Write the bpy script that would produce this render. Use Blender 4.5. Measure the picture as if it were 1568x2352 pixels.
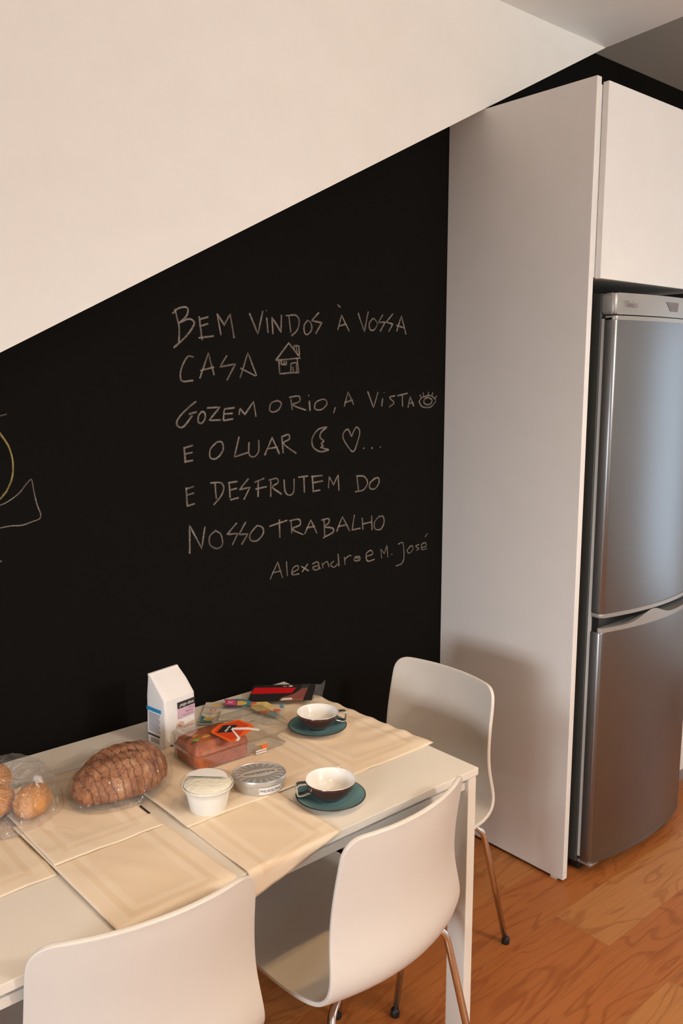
import bpy, bmesh, math, random
from mathutils import Vector, Matrix, noise
for _o in list(bpy.data.objects): bpy.data.objects.remove(_o)
S = bpy.context.scene
C = S.collection
random.seed(7)

# ------------------------------------------------------------------ camera
cd = bpy.data.cameras.new('camera'); cam = bpy.data.objects.new('camera', cd); C.objects.link(cam)
cam.matrix_world = Matrix(((0.756466, 0.103633, -0.645771, -1.458759),
                           (-0.654033, 0.118383, -0.747146, -2.021298),
                           (-0.000981, 0.987545, 0.157332, 1.639290), (0, 0, 0, 1)))
cd.sensor_fit = 'VERTICAL'; cd.sensor_height = 36.0; cd.lens = 1953.85 / 2352 * 36.0
cd.clip_start = 0.05
S.camera = cam
# ------------------------------------------------------------------ world, lights, exposure
S.view_settings.view_transform = 'Standard'; S.view_settings.look = 'None'
S.view_settings.exposure = 0.0; S.view_settings.gamma = 1.0; S.view_settings.use_curve_mapping = False
w = bpy.data.worlds.new('world'); S.world = w; w.use_nodes = True
w.node_tree.nodes['Background'].inputs[0].default_value = (0.75, 0.87, 1.0, 1)
WARM = (1.0, 0.65, 0.31)
def downlight(loc, power, size=115):
    l = bpy.data.lights.new('ceiling_downlight', 'SPOT'); l.energy = power; l.color = WARM; l.shadow_soft_size = 0.035
    l.spot_size = math.radians(size); l.spot_blend = 0.9
    o = bpy.data.objects.new('ceiling_downlight', l); o.location = loc; C.objects.link(o); return o
E_DOWN, E_LEFT, E_RIGHT, E_OMNI, E_WORLD = 32.0, 152.0, 3.6, 97.0, 1.6
for _x in (-1.10, -0.10, 0.90): downlight((_x, -1.60, 2.79), E_DOWN)
def omni_fill(loc, power):
    l = bpy.data.lights.new('added_fill_light', 'POINT'); l.energy = power; l.color = WARM2; l.shadow_soft_size = 0.12
    o = bpy.data.objects.new('added_fill_light', l); o.location = loc; C.objects.link(o); return o
WARM2 = (1.0, 0.96, 0.90)
omni_fill((0.45, -3.3, 2.3), E_OMNI)  # added fill with no fixture behind it, brightens the white slope
def daylight(name, loc, aim, sx, sy, power, col):
    l = bpy.data.lights.new(name, 'AREA'); l.shape = 'RECTANGLE'; l.size = sx; l.size_y = sy; l.energy = power; l.color = col
    o = bpy.data.objects.new(name, l); C.objects.link(o); o.location = loc
    o.rotation_euler = Vector(aim).to_track_quat('-Z', 'Y').to_euler(); return o
daylight('window_daylight', (-5.00, -2.55, 1.75), (1, 0.25, 0), 1.7, 0.9, E_LEFT, (1.0, 1.04, 1.09))
daylight('balcony_daylight', (3.16, -1.90, 1.20), (-1, 0, 0), 1.3, 1.7, E_RIGHT, (0.90, 0.95, 1.0))
w.node_tree.nodes['Background'].inputs[1].default_value = E_WORLD

# ------------------------------------------------------------------ materials
def mat(name, col, rough=0.5, metal=0.0, spec=0.5, bump=None, var=None, coat=0.0):
    m = bpy.data.materials.new(name); m.use_nodes = True
    nt = m.node_tree; b = nt.nodes['Principled BSDF']
    b.inputs['Base Color'].default_value = (*col, 1); b.inputs['Roughness'].default_value = rough
    b.inputs['Metallic'].default_value = metal; b.inputs['Specular IOR Level'].default_value = spec
    b.inputs['Coat Weight'].default_value = coat
    tc = nt.nodes.new('ShaderNodeTexCoord')
    n = nt.nodes.new('ShaderNodeTexNoise'); nt.links.new(tc.outputs['Object'], n.inputs['Vector'])
    sc, amt = var if var else (9.0, 0.03)
    n.inputs['Scale'].default_value = sc; n.inputs['Detail'].default_value = 4
    mx = nt.nodes.new('ShaderNodeMix'); mx.data_type = 'RGBA'
    mx.inputs['A'].default_value = (*[c * (1 - amt) for c in col], 1)
    mx.inputs['B'].default_value = (*[min(1, c * (1 + amt)) for c in col], 1)
    nt.links.new(n.outputs['Fac'], mx.inputs['Factor']); nt.links.new(mx.outputs['Result'], b.inputs['Base Color'])
    if bump:
        n2 = nt.nodes.new('ShaderNodeTexNoise'); n2.inputs['Scale'].default_value = bump[0]; n2.inputs['Detail'].default_value = 5
        nt.links.new(tc.outputs['Object'], n2.inputs['Vector'])
        bp = nt.nodes.new('ShaderNodeBump'); bp.inputs['Strength'].default_value = bump[1]; bp.inputs['Distance'].default_value = bump[2]
        nt.links.new(n2.outputs['Fac'], bp.inputs['Height']); nt.links.new(bp.outputs['Normal'], b.inputs['Normal'])
    return m
def film(name, haze=0.05, gloss=0.10, tint=(0.97, 0.97, 0.96), bump=None, rough=0.08, edge=0.22):
    m = bpy.data.materials.new(name); m.use_nodes = True; nt = m.node_tree
    for n in list(nt.nodes): nt.nodes.remove(n)
    out = nt.nodes.new('ShaderNodeOutputMaterial')
    tr = nt.nodes.new('ShaderNodeBsdfTransparent'); tr.inputs[0].default_value = (*tint, 1)
    df = nt.nodes.new('ShaderNodeBsdfDiffuse'); df.inputs[0].default_value = (0.8, 0.8, 0.8, 1)
    gl = nt.nodes.new('ShaderNodeBsdfGlossy'); gl.inputs['Roughness'].default_value = rough
    lw = nt.nodes.new('ShaderNodeLayerWeight'); lw.inputs['Blend'].default_value = 0.25
    mr = nt.nodes.new('ShaderNodeMapRange'); mr.inputs['To Min'].default_value = gloss; mr.inputs['To Max'].default_value = min(1, gloss + edge)
    nt.links.new(lw.outputs['Facing'], mr.inputs['Value'])
    m1 = nt.nodes.new('ShaderNodeMixShader'); m1.inputs[0].default_value = haze
    nt.links.new(tr.outputs[0], m1.inputs[1]); nt.links.new(df.outputs[0], m1.inputs[2])
    m2 = nt.nodes.new('ShaderNodeMixShader'); nt.links.new(mr.outputs[0], m2.inputs[0])
    nt.links.new(m1.outputs[0], m2.inputs[1]); nt.links.new(gl.outputs[0], m2.inputs[2])
    nt.links.new(m2.outputs[0], out.inputs[0])
    if bump:
        tc = nt.nodes.new('ShaderNodeTexCoord'); n2 = nt.nodes.new('ShaderNodeTexNoise')
        n2.inputs['Scale'].default_value = bump[0]; n2.inputs['Detail'].default_value = 3; n2.inputs['Distortion'].default_value = 1.2
        nt.links.new(tc.outputs['Object'], n2.inputs['Vector'])
        bp = nt.nodes.new('ShaderNodeBump'); bp.inputs['Strength'].default_value = bump[1]; bp.inputs['Distance'].default_value = bump[2]
        sb = nt.nodes.new('ShaderNodeMath'); sb.operation = 'SUBTRACT'; sb.inputs[1].default_value = 0.5; nt.links.new(n2.outputs['Fac'], sb.inputs[0])
        ab = nt.nodes.new('ShaderNodeMath'); ab.operation = 'ABSOLUTE'; nt.links.new(sb.outputs[0], ab.inputs[0])
        pw = nt.nodes.new('ShaderNodeMath'); pw.operation = 'POWER'; pw.inputs[1].default_value = 0.6; nt.links.new(ab.outputs[0], pw.inputs[0])
        nt.links.new(pw.outputs[0], bp.inputs['Height'])
        for s in (gl, lw, df): nt.links.new(bp.outputs['Normal'], s.inputs['Normal'])
    return m

M = {}
M['wall_white'] = mat('wall_white', (0.92, 0.90, 0.86), 0.9, spec=0.2, bump=(120, 0.05, 0.002))
M['ceiling_white'] = mat('ceiling_white', (0.93, 0.91, 0.88), 0.9, spec=0.2)
M['ceiling_darker'] = mat('ceiling_darker', (0.40, 0.39, 0.34), 0.85, spec=0.2)  # darker base colour than the white ceiling
M['blackboard'] = mat('blackboard_paint', (0.0055, 0.0050, 0.0042), 0.8, spec=0.08, var=(2.0, 0.15))
M['room_wall'] = mat('room_wall', (0.74, 0.71, 0.67), 0.9, spec=0.2)
M['laminate'] = mat('white_laminate', (0.80, 0.79, 0.77), 0.35, spec=0.4)
M['table_white'] = mat('table_white_foil', (0.76, 0.71, 0.63), 0.4, spec=0.4)
M['shell'] = mat('chair_white_plastic', (0.68, 0.63, 0.57), 0.32, spec=0.5)
M['chrome'] = mat('chrome_tube', (0.75, 0.73, 0.71), 0.12, metal=1.0)
M['black_plastic'] = mat('black_plastic', (0.012, 0.012, 0.012), 0.4)
M['grey_plastic'] = mat('grey_plastic', (0.06, 0.065, 0.062), 0.45)
M['steel'] = mat('brushed_steel', (0.255, 0.262, 0.272), 0.34, metal=1.0, var=(3, 0.02))
M['steel_side'] = mat('dark_steel_side', (0.30, 0.28, 0.26), 0.4, metal=0.8)
M['silver_plastic'] = mat('silver_plastic', (0.36, 0.355, 0.345), 0.35, metal=0.4)
M['gasket'] = mat('light_gasket', (0.62, 0.62, 0.6), 0.5)
M['grey_print'] = mat('grey_print', (0.16, 0.15, 0.14), 0.5)
M['brown_glaze'] = mat('brown_glaze', (0.05, 0.015, 0.011), 0.12, spec=0.5, coat=0.5)
M['white_glaze'] = mat('white_glaze', (0.80, 0.78, 0.74), 0.1, spec=0.5, coat=0.5)
M['teal_glaze'] = mat('teal_glaze', (0.15, 0.285, 0.30), 0.14, spec=0.5, coat=0.4)
M['dark_line'] = mat('dark_rim_line', (0.02, 0.02, 0.02), 0.2)
M['polished'] = mat('polished_handle', (0.72, 0.72, 0.68), 0.08, metal=0.9)
M['paper'] = mat('white_paper', (0.82, 0.79, 0.78), 0.7, bump=(60, 0.15, 0.004))
M['paper_flat'] = mat('white_label_paper', (0.80, 0.77, 0.75), 0.6)
M['ink_black'] = mat('black_ink', (0.022, 0.018, 0.018), 0.5)
M['ink_pink'] = mat('pink_ink', (0.62, 0.42, 0.50), 0.5)
M['ink_violet'] = mat('violet_ink', (0.33, 0.13, 0.28), 0.5)
M['ink_blue'] = mat('blue_ink', (0.02, 0.27, 0.55), 0.4)
M['ink_grey'] = mat('grey_ink', (0.42, 0.40, 0.44), 0.6)
M['ink_white'] = mat('white_ink', (0.85, 0.83, 0.8), 0.5)
M['ink_brown'] = mat('brown_ink', (0.36, 0.20, 0.13), 0.6)
M['ink_tan'] = mat('tan_ink', (0.66, 0.48, 0.38), 0.6)
M['red_card'] = mat('red_card', (0.62, 0.012, 0.016), 0.35)
M['orange_card'] = mat('orange_card', (0.85, 0.13, 0.015), 0.45)
M['orange_deep'] = mat('deep_orange_card', (0.62, 0.06, 0.012), 0.45)
M['ham'] = mat('ham_slice', (0.42, 0.13, 0.11), 0.4, var=(40, 0.4))
M['yellow_print'] = mat('yellow_print', (0.80, 0.52, 0.10), 0.4)
M['pink_print'] = mat('hot_pink_print', (0.75, 0.09, 0.20), 0.4)
M['purple_print'] = mat('purple_print', (0.16, 0.06, 0.22), 0.4)
M['skyblue_print'] = mat('sky_blue_print', (0.16, 0.42, 0.55), 0.4)
M['teal_print'] = mat('teal_print', (0.05, 0.25, 0.33), 0.4)
M['toast'] = mat('toast_print', (0.80, 0.58, 0.22), 0.5, var=(60, 0.35))
M['tomato'] = mat('tomato_print', (0.70, 0.16, 0.06), 0.5)
M['cheese'] = mat('pale_cheese', (0.82, 0.76, 0.66), 0.45)
M['tub_white'] = mat('milky_plastic', (0.86, 0.85, 0.80), 0.35)
M['cream'] = mat('cream_spread', (0.92, 0.88, 0.74), 0.55, bump=(110, 0.8, 0.004))
M['silver'] = mat('silver_tub', (0.58, 0.57, 0.55), 0.32, metal=0.55)
M['silver_light'] = mat('silver_ray', (0.80, 0.78, 0.74), 0.3, metal=0.4)
M['film'] = film('clear_film', 0.018, 0.06, (0.985, 0.985, 0.98), bump=(24, 1.0, 0.03), rough=0.09, edge=0.10)
M['film_flat'] = film('clear_sheet', 0.20, 0.06, bump=(25, 0.6, 0.006))
M['film_rolls'] = film('cloudy_film', 0.08, 0.07, (0.98, 0.98, 0.98), bump=(22, 1.0, 0.03), rough=0.09, edge=0.12)
M['clear'] = film('clear_rigid_plastic', 0.025, 0.04, (0.96, 0.95, 0.92), rough=0.06, edge=0.4)
M['clear_lid'] = film('clear_lid_plastic', 0.03, 0.035, (0.98, 0.98, 0.97), rough=0.05, edge=0.2)

def floor_mat():
    m = bpy.data.materials.new('oak_planks'); m.use_nodes = True; nt = m.node_tree; L = nt.links.new
    b = nt.nodes['Principled BSDF']; b.inputs['Roughness'].default_value = 0.38; b.inputs['Specular IOR Level'].default_value = 0.4
    tc = nt.nodes.new('ShaderNodeTexCoord'); mp = nt.nodes.new('ShaderNodeMapping')
    mp.inputs['Location'].default_value = (8.4, 0.645 + 0.185 * 32, 0)
    L(tc.outputs['Object'], mp.inputs['Vector'])
    br = nt.nodes.new('ShaderNodeTexBrick'); br.offset = 0.5; br.offset_frequency = 2
    br.inputs['Scale'].default_value = 1; br.inputs['Brick Width'].default_value = 1.8; br.inputs['Row Height'].default_value = 0.185
    br.inputs['Mortar Size'].default_value = 0.0005; br.inputs['Mortar Smooth'].default_value = 0.0; br.inputs['Bias'].default_value = 0
    br.inputs['Color1'].default_value = (0.35, 0.35, 0.35, 1); br.inputs['Color2'].default_value = (0.9, 0.9, 0.9, 1); br.inputs['Mortar'].default_value = (0.22, 0.22, 0.22, 1)
    L(mp.outputs[0], br.inputs['Vector'])
    # grain: per plank offset, stretched along x
    cx = nt.nodes.new('ShaderNodeVectorMath'); cx.operation = 'MULTIPLY_ADD'
    cx.inputs[1].default_value = (17.0, 9.0, 5.0); L(br.outputs['Color'], cx.inputs[0]); L(tc.outputs['Object'], cx.inputs[2])
    m2 = nt.nodes.new('ShaderNodeMapping'); m2.inputs['Scale'].default_value = (1.0, 6.0, 1); L(cx.outputs[0], m2.inputs['Vector'])
    n1 = nt.nodes.new('ShaderNodeTexNoise'); n1.inputs['Scale'].default_value = 1.0; n1.inputs['Detail'].default_value = 3; n1.inputs['Distortion'].default_value = 0.6
    L(m2.outputs[0], n1.inputs['Vector'])
    mul = nt.nodes.new('ShaderNodeMath'); mul.operation = 'MULTIPLY'; mul.inputs[1].default_value = 75; L(n1.outputs['Fac'], mul.inputs[0])
    sn = nt.nodes.new('ShaderNodeMath'); sn.operation = 'SINE'; L(mul.outputs[0], sn.inputs[0])
    mr = nt.nodes.new('ShaderNodeMapRange'); mr.inputs['From Min'].default_value = 0.55; mr.inputs['From Max'].default_value = 1.0
    L(sn.outputs[0], mr.inputs['Value'])
    m3 = nt.nodes.new('ShaderNodeMapping'); m3.inputs['Scale'].default_value = (4, 160, 1); L(cx.outputs[0], m3.inputs['Vector'])
    n2 = nt.nodes.new('ShaderNodeTexNoise'); n2.inputs['Scale'].default_value = 1.0; n2.inputs['Detail'].default_value = 2; L(m3.outputs[0], n2.inputs['Vector'])
    sep = nt.nodes.new('ShaderNodeSeparateColor'); L(br.outputs['Color'], sep.inputs[0])
    cr = nt.nodes.new('ShaderNodeValToRGB'); e = cr.color_ramp.elements
    e[0].position = 0.1; e[0].color = (0.10, 0.045, 0.02, 1); e[1].position = 0.95; e[1].color = (0.45, 0.20, 0.065, 1)
    x = e.new(0.35); x.color = (0.37, 0.115, 0.028, 1); x = e.new(0.65); x.color = (0.40, 0.15, 0.042, 1)
    L(sep.outputs[0], cr.inputs[0])
    mx = nt.nodes.new('ShaderNodeMix'); mx.data_type = 'RGBA'; mx.blend_type = 'MULTIPLY'; mx.inputs['B'].default_value = (0.66, 0.54, 0.44, 1)
    fac = nt.nodes.new('ShaderNodeMath'); fac.operation = 'MULTIPLY'; fac.inputs[1].default_value = 0.6; L(mr.outputs[0], fac.inputs[0])
    L(fac.outputs[0], mx.inputs['Factor']); L(cr.outputs[0], mx.inputs['A'])
    mx2 = nt.nodes.new('ShaderNodeMix'); mx2.data_type = 'RGBA'; mx2.blend_type = 'MULTIPLY'; mx2.inputs['B'].default_value = (0.55, 0.5, 0.45, 1)
    f2 = nt.nodes.new('ShaderNodeMapRange'); f2.inputs['From Min'].default_value = 0.5; f2.inputs['From Max'].default_value = 0.8; f2.inputs['To Max'].default_value = 0.6
    L(n2.outputs['Fac'], f2.inputs['Value']); L(f2.outputs[0], mx2.inputs['Factor']); L(mx.outputs['Result'], mx2.inputs['A'])
    L(mx2.outputs['Result'], b.inputs['Base Color'])
    return m
M['floor'] = floor_mat()

def chalk_mat(name, col, cov):
    m = bpy.data.materials.new(name); m.use_nodes = True; nt = m.node_tree
    b = nt.nodes['Principled BSDF']; b.inputs['Base Color'].default_value = (*col, 1); b.inputs['Roughness'].default_value = 1; b.inputs['Specular IOR Level'].default_value = 0
    tc = nt.nodes.new('ShaderNodeTexCoord'); n = nt.nodes.new('ShaderNodeTexNoise'); n.inputs['Scale'].default_value = 420; n.inputs['Detail'].default_value = 3
    nt.links.new(tc.outputs['Object'], n.inputs['Vector'])
    n3 = nt.nodes.new('ShaderNodeTexNoise'); n3.inputs['Scale'].default_value = 14; nt.links.new(tc.outputs['Object'], n3.inputs['Vector'])
    ad = nt.nodes.new('ShaderNodeMath'); ad.operation = 'ADD'; nt.links.new(n.outputs['Fac'], ad.inputs[0]); nt.links.new(n3.outputs['Fac'], ad.inputs[1])
    mr = nt.nodes.new('ShaderNodeMapRange'); mr.inputs['From Min'].default_value = 0.75; mr.inputs['From Max'].default_value = 1.2
    mr.inputs['To Min'].default_value = cov * 0.35; mr.inputs['To Max'].default_value = cov
    nt.links.new(ad.outputs[0], mr.inputs['Value']); nt.links.new(mr.outputs[0], b.inputs['Alpha'])
    return m
M['chalk'] = chalk_mat('white_chalk', (0.44, 0.37, 0.32), 0.58)
M['chalk_yellow'] = chalk_mat('yellow_chalk', (0.50, 0.40, 0.15), 0.75)

def cloth_mat(name, w, h):
    # generated coordinates of the sheet: a lighter drawn-thread band runs inside all four hems
    m = bpy.data.materials.new(name); m.use_nodes = True; nt = m.node_tree; L = nt.links.new
    b = nt.nodes['Principled BSDF']; b.inputs['Roughness'].default_value = 0.9; b.inputs['Specular IOR Level'].default_value = 0.15
    uv = nt.nodes.new('ShaderNodeUVMap'); sp = nt.nodes.new('ShaderNodeSeparateXYZ'); L(uv.outputs[0], sp.inputs[0])
    def edge(sock, size):
        a = nt.nodes.new('ShaderNodeMath'); a.operation = 'SUBTRACT'; a.inputs[0].default_value = 1; L(sock, a.inputs[1])
        mn = nt.nodes.new('ShaderNodeMath'); mn.operation = 'MINIMUM'; L(sock, mn.inputs[0]); L(a.outputs[0], mn.inputs[1])
        mu = nt.nodes.new('ShaderNodeMath'); mu.operation = 'MULTIPLY'; mu.inputs[1].default_value = size; L(mn.outputs[0], mu.inputs[0]); return mu.outputs[0]
    dx = edge(sp.outputs['X'], w); dy = edge(sp.outputs['Y'], h)
    mi = nt.nodes.new('ShaderNodeMath'); mi.operation = 'MINIMUM'; L(dx, mi.inputs[0]); L(dy, mi.inputs[1])
    cr = nt.nodes.new('ShaderNodeValToRGB'); cr.color_ramp.interpolation = 'LINEAR'
    e = cr.color_ramp.elements; base = (0.74, 0.60, 0.44, 1); lite = (0.775, 0.645, 0.495, 1); dark = (0.725, 0.58, 0.42, 1)
    mu = nt.nodes.new('ShaderNodeMath'); mu.operation = 'MULTIPLY'; mu.inputs[1].default_value = 10; L(mi.outputs[0], mu.inputs[0])
    e[0].position = 0.0; e[0].color = lite; e[1].position = 1.0; e[1].color = base
    for p_, c_ in ((0.30, lite), (0.33, dark), (0.43, dark), (0.46, lite), (0.58, lite), (0.61, base)):
        x = e.new(p_); x.color = c_
    L(mu.outputs[0], cr.inputs[0])
    tc = nt.nodes.new('ShaderNodeTexCoord'); n = nt.nodes.new('ShaderNodeTexNoise'); n.inputs['Scale'].default_value = 600; L(tc.outputs['Object'], n.inputs['Vector'])
    bp = nt.nodes.new('ShaderNodeBump'); bp.inputs['Strength'].default_value = 0.25; bp.inputs['Distance'].default_value = 0.0005
    L(n.outputs['Fac'], bp.inputs['Height']); L(bp.outputs[0], b.inputs['Normal'])
    L(cr.outputs[0], b.inputs['Base Color']); return m

def loaf_mat():
    m = bpy.data.materials.new('country_loaf_crust'); m.use_nodes = True; nt = m.node_tree; L = nt.links.new
    b = nt.nodes['Principled BSDF']; b.inputs['Roughness'].default_value = 0.7
    tc = nt.nodes.new('ShaderNodeTexCoord')
    n = nt.nodes.new('ShaderNodeTexNoise'); n.inputs['Scale'].default_value = 26; n.inputs['Detail'].default_value = 6; n.inputs['Roughness'].default_value = 0.65; L(tc.outputs['Object'], n.inputs['Vector'])
    cr = nt.nodes.new('ShaderNodeValToRGB'); e = cr.color_ramp.elements
    e[0].position = 0.30; e[0].color = (0.10, 0.03, 0.011, 1); e[1].position = 0.74; e[1].color = (0.56, 0.36, 0.21, 1)
    x = e.new(0.45); x.color = (0.25, 0.085, 0.03, 1); x = e.new(0.58); x.color = (0.37, 0.155, 0.065, 1)
    L(n.outputs['Fac'], cr.inputs[0])
    wv = nt.nodes.new('ShaderNodeTexWave'); wv.inputs['Scale'].default_value = 19; wv.inputs['Distortion'].default_value = 5; wv.inputs['Detail'].default_value = 2; wv.inputs['Detail Scale'].default_value = 1.5
    mp = nt.nodes.new('ShaderNodeMapping'); mp.inputs['Rotation'].default_value = (0, 0, 0.25); L(tc.outputs['Object'], mp.inputs[0]); L(mp.outputs[0], wv.inputs['Vector'])
    mr = nt.nodes.new('ShaderNodeMapRange'); mr.inputs['From Min'].default_value = 0.0; mr.inputs['From Max'].default_value = 0.13; mr.inputs['To Min'].default_value = 0.55; mr.inputs['To Max'].default_value = 0
    L(wv.outputs['Fac'], mr.inputs['Value'])
    mx = nt.nodes.new('ShaderNodeMix'); mx.data_type = 'RGBA'; mx.inputs['B'].default_value = (0.085, 0.026, 0.012, 1)
    L(mr.outputs[0], mx.inputs['Factor']); L(cr.outputs[0], mx.inputs['A']); L(mx.outputs['Result'], b.inputs['Base Color'])
    bp = nt.nodes.new('ShaderNodeBump'); bp.inputs['Strength'].default_value = 0.7; bp.inputs['Distance'].default_value = 0.006
    L(mr.outputs[0], bp.inputs['Height']); bp.invert = True; L(bp.outputs['Normal'], b.inputs['Normal']); return m
M['loaf'] = loaf_mat()
M['roll'] = mat('golden_roll_crust', (0.60, 0.27, 0.08), 0.6, var=(30, 0.5), bump=(90, 0.3, 0.002))
M['cake'] = mat('cake_crumb', (0.40, 0.10, 0.03), 0.55, var=(45, 0.55), bump=(60, 0.5, 0.004))
M['fruit_green'] = mat('green_fruit', (0.22, 0.28, 0.04), 0.35)
M['fruit_yellow'] = mat('yellow_fruit', (0.65, 0.30, 0.04), 0.35)
M['fruit_dark'] = mat('dark_fruit', (0.06, 0.035, 0.02), 0.35)

# ------------------------------------------------------------------ helpers
def link(name, me, m, parent=None):
    o = bpy.data.objects.new(name, me); C.objects.link(o)
    if m: me.materials.append(m)
    if parent is not None: o.parent = parent
    return o
def obj(name, bm, m, parent=None, smooth=False, loc=None):
    bmesh.ops.recalc_face_normals(bm, faces=bm.faces)
    me = bpy.data.meshes.new(name); bm.to_mesh(me); bm.free()
    if smooth:
        for p in me.polygons: p.use_smooth = True
    o = link(name, me, m, parent)
    if loc: o.location = loc
    return o
def thing(name, label, cat, loc=(0, 0, 0), rz=0, group=None):
    o = bpy.data.objects.new(name, None); C.objects.link(o); o.empty_display_size = 0.05
    o.location = loc; o.rotation_euler = (0, 0, rz); return tag(o, label, cat, group)
def tag(o, label, cat, group=None):
    o['label'] = label; o['category'] = cat
    if group: o['group'] = group
    return o
def struct(o): o['kind'] = 'structure'; return o
def box(bm, lo, hi, bev=0.0, seg=2):
    r = bmesh.ops.create_cube(bm, size=1.0); vs = r['verts']
    for v in vs: v.co = Vector([(lo[i] + hi[i]) / 2 + v.co[i] * (hi[i] - lo[i]) for i in range(3)])
    if bev > 0:
        es = list({e for v in vs for e in v.link_edges})
        bmesh.ops.bevel(bm, geom=es, offset=bev, segments=seg, affect='EDGES', profile=0.5)
    return bm
def nb(): return bmesh.new()
def bx(lo, hi, bev=0.0, seg=2): return box(nb(), lo, hi, bev, seg)
def prism(bm, pts, z0, z1):
    a = [bm.verts.new((x, y, z0 if not callable(z0) else z0(x))) for x, y in pts]
    b = [bm.verts.new((x, y, z1 if not callable(z1) else z1(x))) for x, y in pts]
    n = len(pts); bm.faces.new(a[::-1]); bm.faces.new(b)
    for i in range(n): bm.faces.new((a[i], a[(i + 1) % n], b[(i + 1) % n], b[i]))
    return bm
def catmull(pts, n=6, closed=False):
    if len(pts) < 3: return pts
    out = []; P = [Vector(p) for p in pts]
    for i in range(len(P) - 1):
        p0 = P[i - 1] if i > 0 else P[i] * 2 - P[i + 1]
        p3 = P[i + 2] if i + 2 < len(P) else P[i + 1] * 2 - P[i]
        for k in range(n):
            t = k / n; a, b_, c_, d = p0, P[i], P[i + 1], p3
            out.append(0.5 * ((2 * b_) + (c_ - a) * t + (2 * a - 5 * b_ + 4 * c_ - d) * t * t + (3 * b_ - a - 3 * c_ + d) * t ** 3))
    out.append(P[-1]); return out
def tube(bm, pts, r, seg=12):
    P = [Vector(p) for p in pts]; rings = []; up = None
    for i, p in enumerate(P):
        t = (P[min(i + 1, len(P) - 1)] - P[max(i - 1, 0)]).normalized()
        if up is None: up = t.orthogonal().normalized()
        up = (up - t * up.dot(t)).normalized(); s = t.cross(up)
        rings.append([bm.verts.new(p + (up * math.cos(2 * math.pi * k / seg) + s * math.sin(2 * math.pi * k / seg)) * r) for k in range(seg)])
    for a, b in zip(rings, rings[1:]):
        for k in range(seg): bm.faces.new((a[k], a[(k + 1) % seg], b[(k + 1) % seg], b[k]))
    bm.faces.new(rings[0][::-1]); bm.faces.new(rings[-1]); return bm
def lathe(bm, prof, seg=48, sx=1.0, sy=1.0, rib=None):
    rings = []
    for r, z in prof:
        if r < 1e-6: rings.append([bm.verts.new((0, 0, z))])
        else:
            rings.append([bm.verts.new((r * sx * math.cos(2 * math.pi * k / seg), r * sy * math.sin(2 * math.pi * k / seg), z)) for k in range(seg)])
    for a, b in zip(rings, rings[1:]):
        for k in range(seg):
            k2 = (k + 1) % seg
            if len(a) == 1 and len(b) == 1: continue
            if len(a) == 1: bm.faces.new((a[0], b[k], b[k2]))
            elif len(b) == 1: bm.faces.new((a[k], a[k2], b[0]))
            else: bm.faces.new((a[k], a[k2], b[k2], b[k]))
    return bm
def text_mesh(name, body, size, m, parent, mtx, shear=0.0, warp=None, align='CENTER', sx=1.0):
    cu = bpy.data.curves.new('lettering', 'FONT'); cu.body = body; cu.size = size; cu.align_x = align; cu.align_y = 'CENTER'; cu.shear = shear
    cu.extrude = 0.0001; cu.resolution_u = 3
    t = bpy.data.objects.new('lettering', cu); C.objects.link(t)
    dg = bpy.context.evaluated_depsgraph_get(); me = bpy.data.meshes.new_from_object(t.evaluated_get(dg))
    bpy.data.objects.remove(t); bpy.data.curves.remove(cu); me.name = name
    for v in me.vertices:
        c = Vector((v.co.x * sx, v.co.y, v.co.z)); v.co = warp(c) if warp else mtx @ c
    me.materials.clear(); return link(name, me, m, parent)
def flat(name, pts, z, m, parent, th=0.0004):
    bm = nb(); prism(bm, pts, z, z + th); return obj(name, bm, m, parent)
def ell(cx, cy, rx, ry, n=28, a0=0, a1=2 * math.pi, rot=0):
    o = []
    for k in range(n):
        t = a0 + (a1 - a0) * k / (n if abs(a1 - a0 - 2 * math.pi) < 1e-6 else n - 1)
        x, y = rx * math.cos(t), ry * math.sin(t)
        o.append((cx + x * math.cos(rot) - y * math.sin(rot), cy + x * math.sin(rot) + y * math.cos(rot)))
    return o
def tree_copy(o, parent=None):
    c = o.copy(); C.objects.link(c)
    if parent is not None: c.parent = parent
    for ch in [x for x in bpy.data.objects if x.parent == o]: tree_copy(ch, c)
    return c

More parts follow.
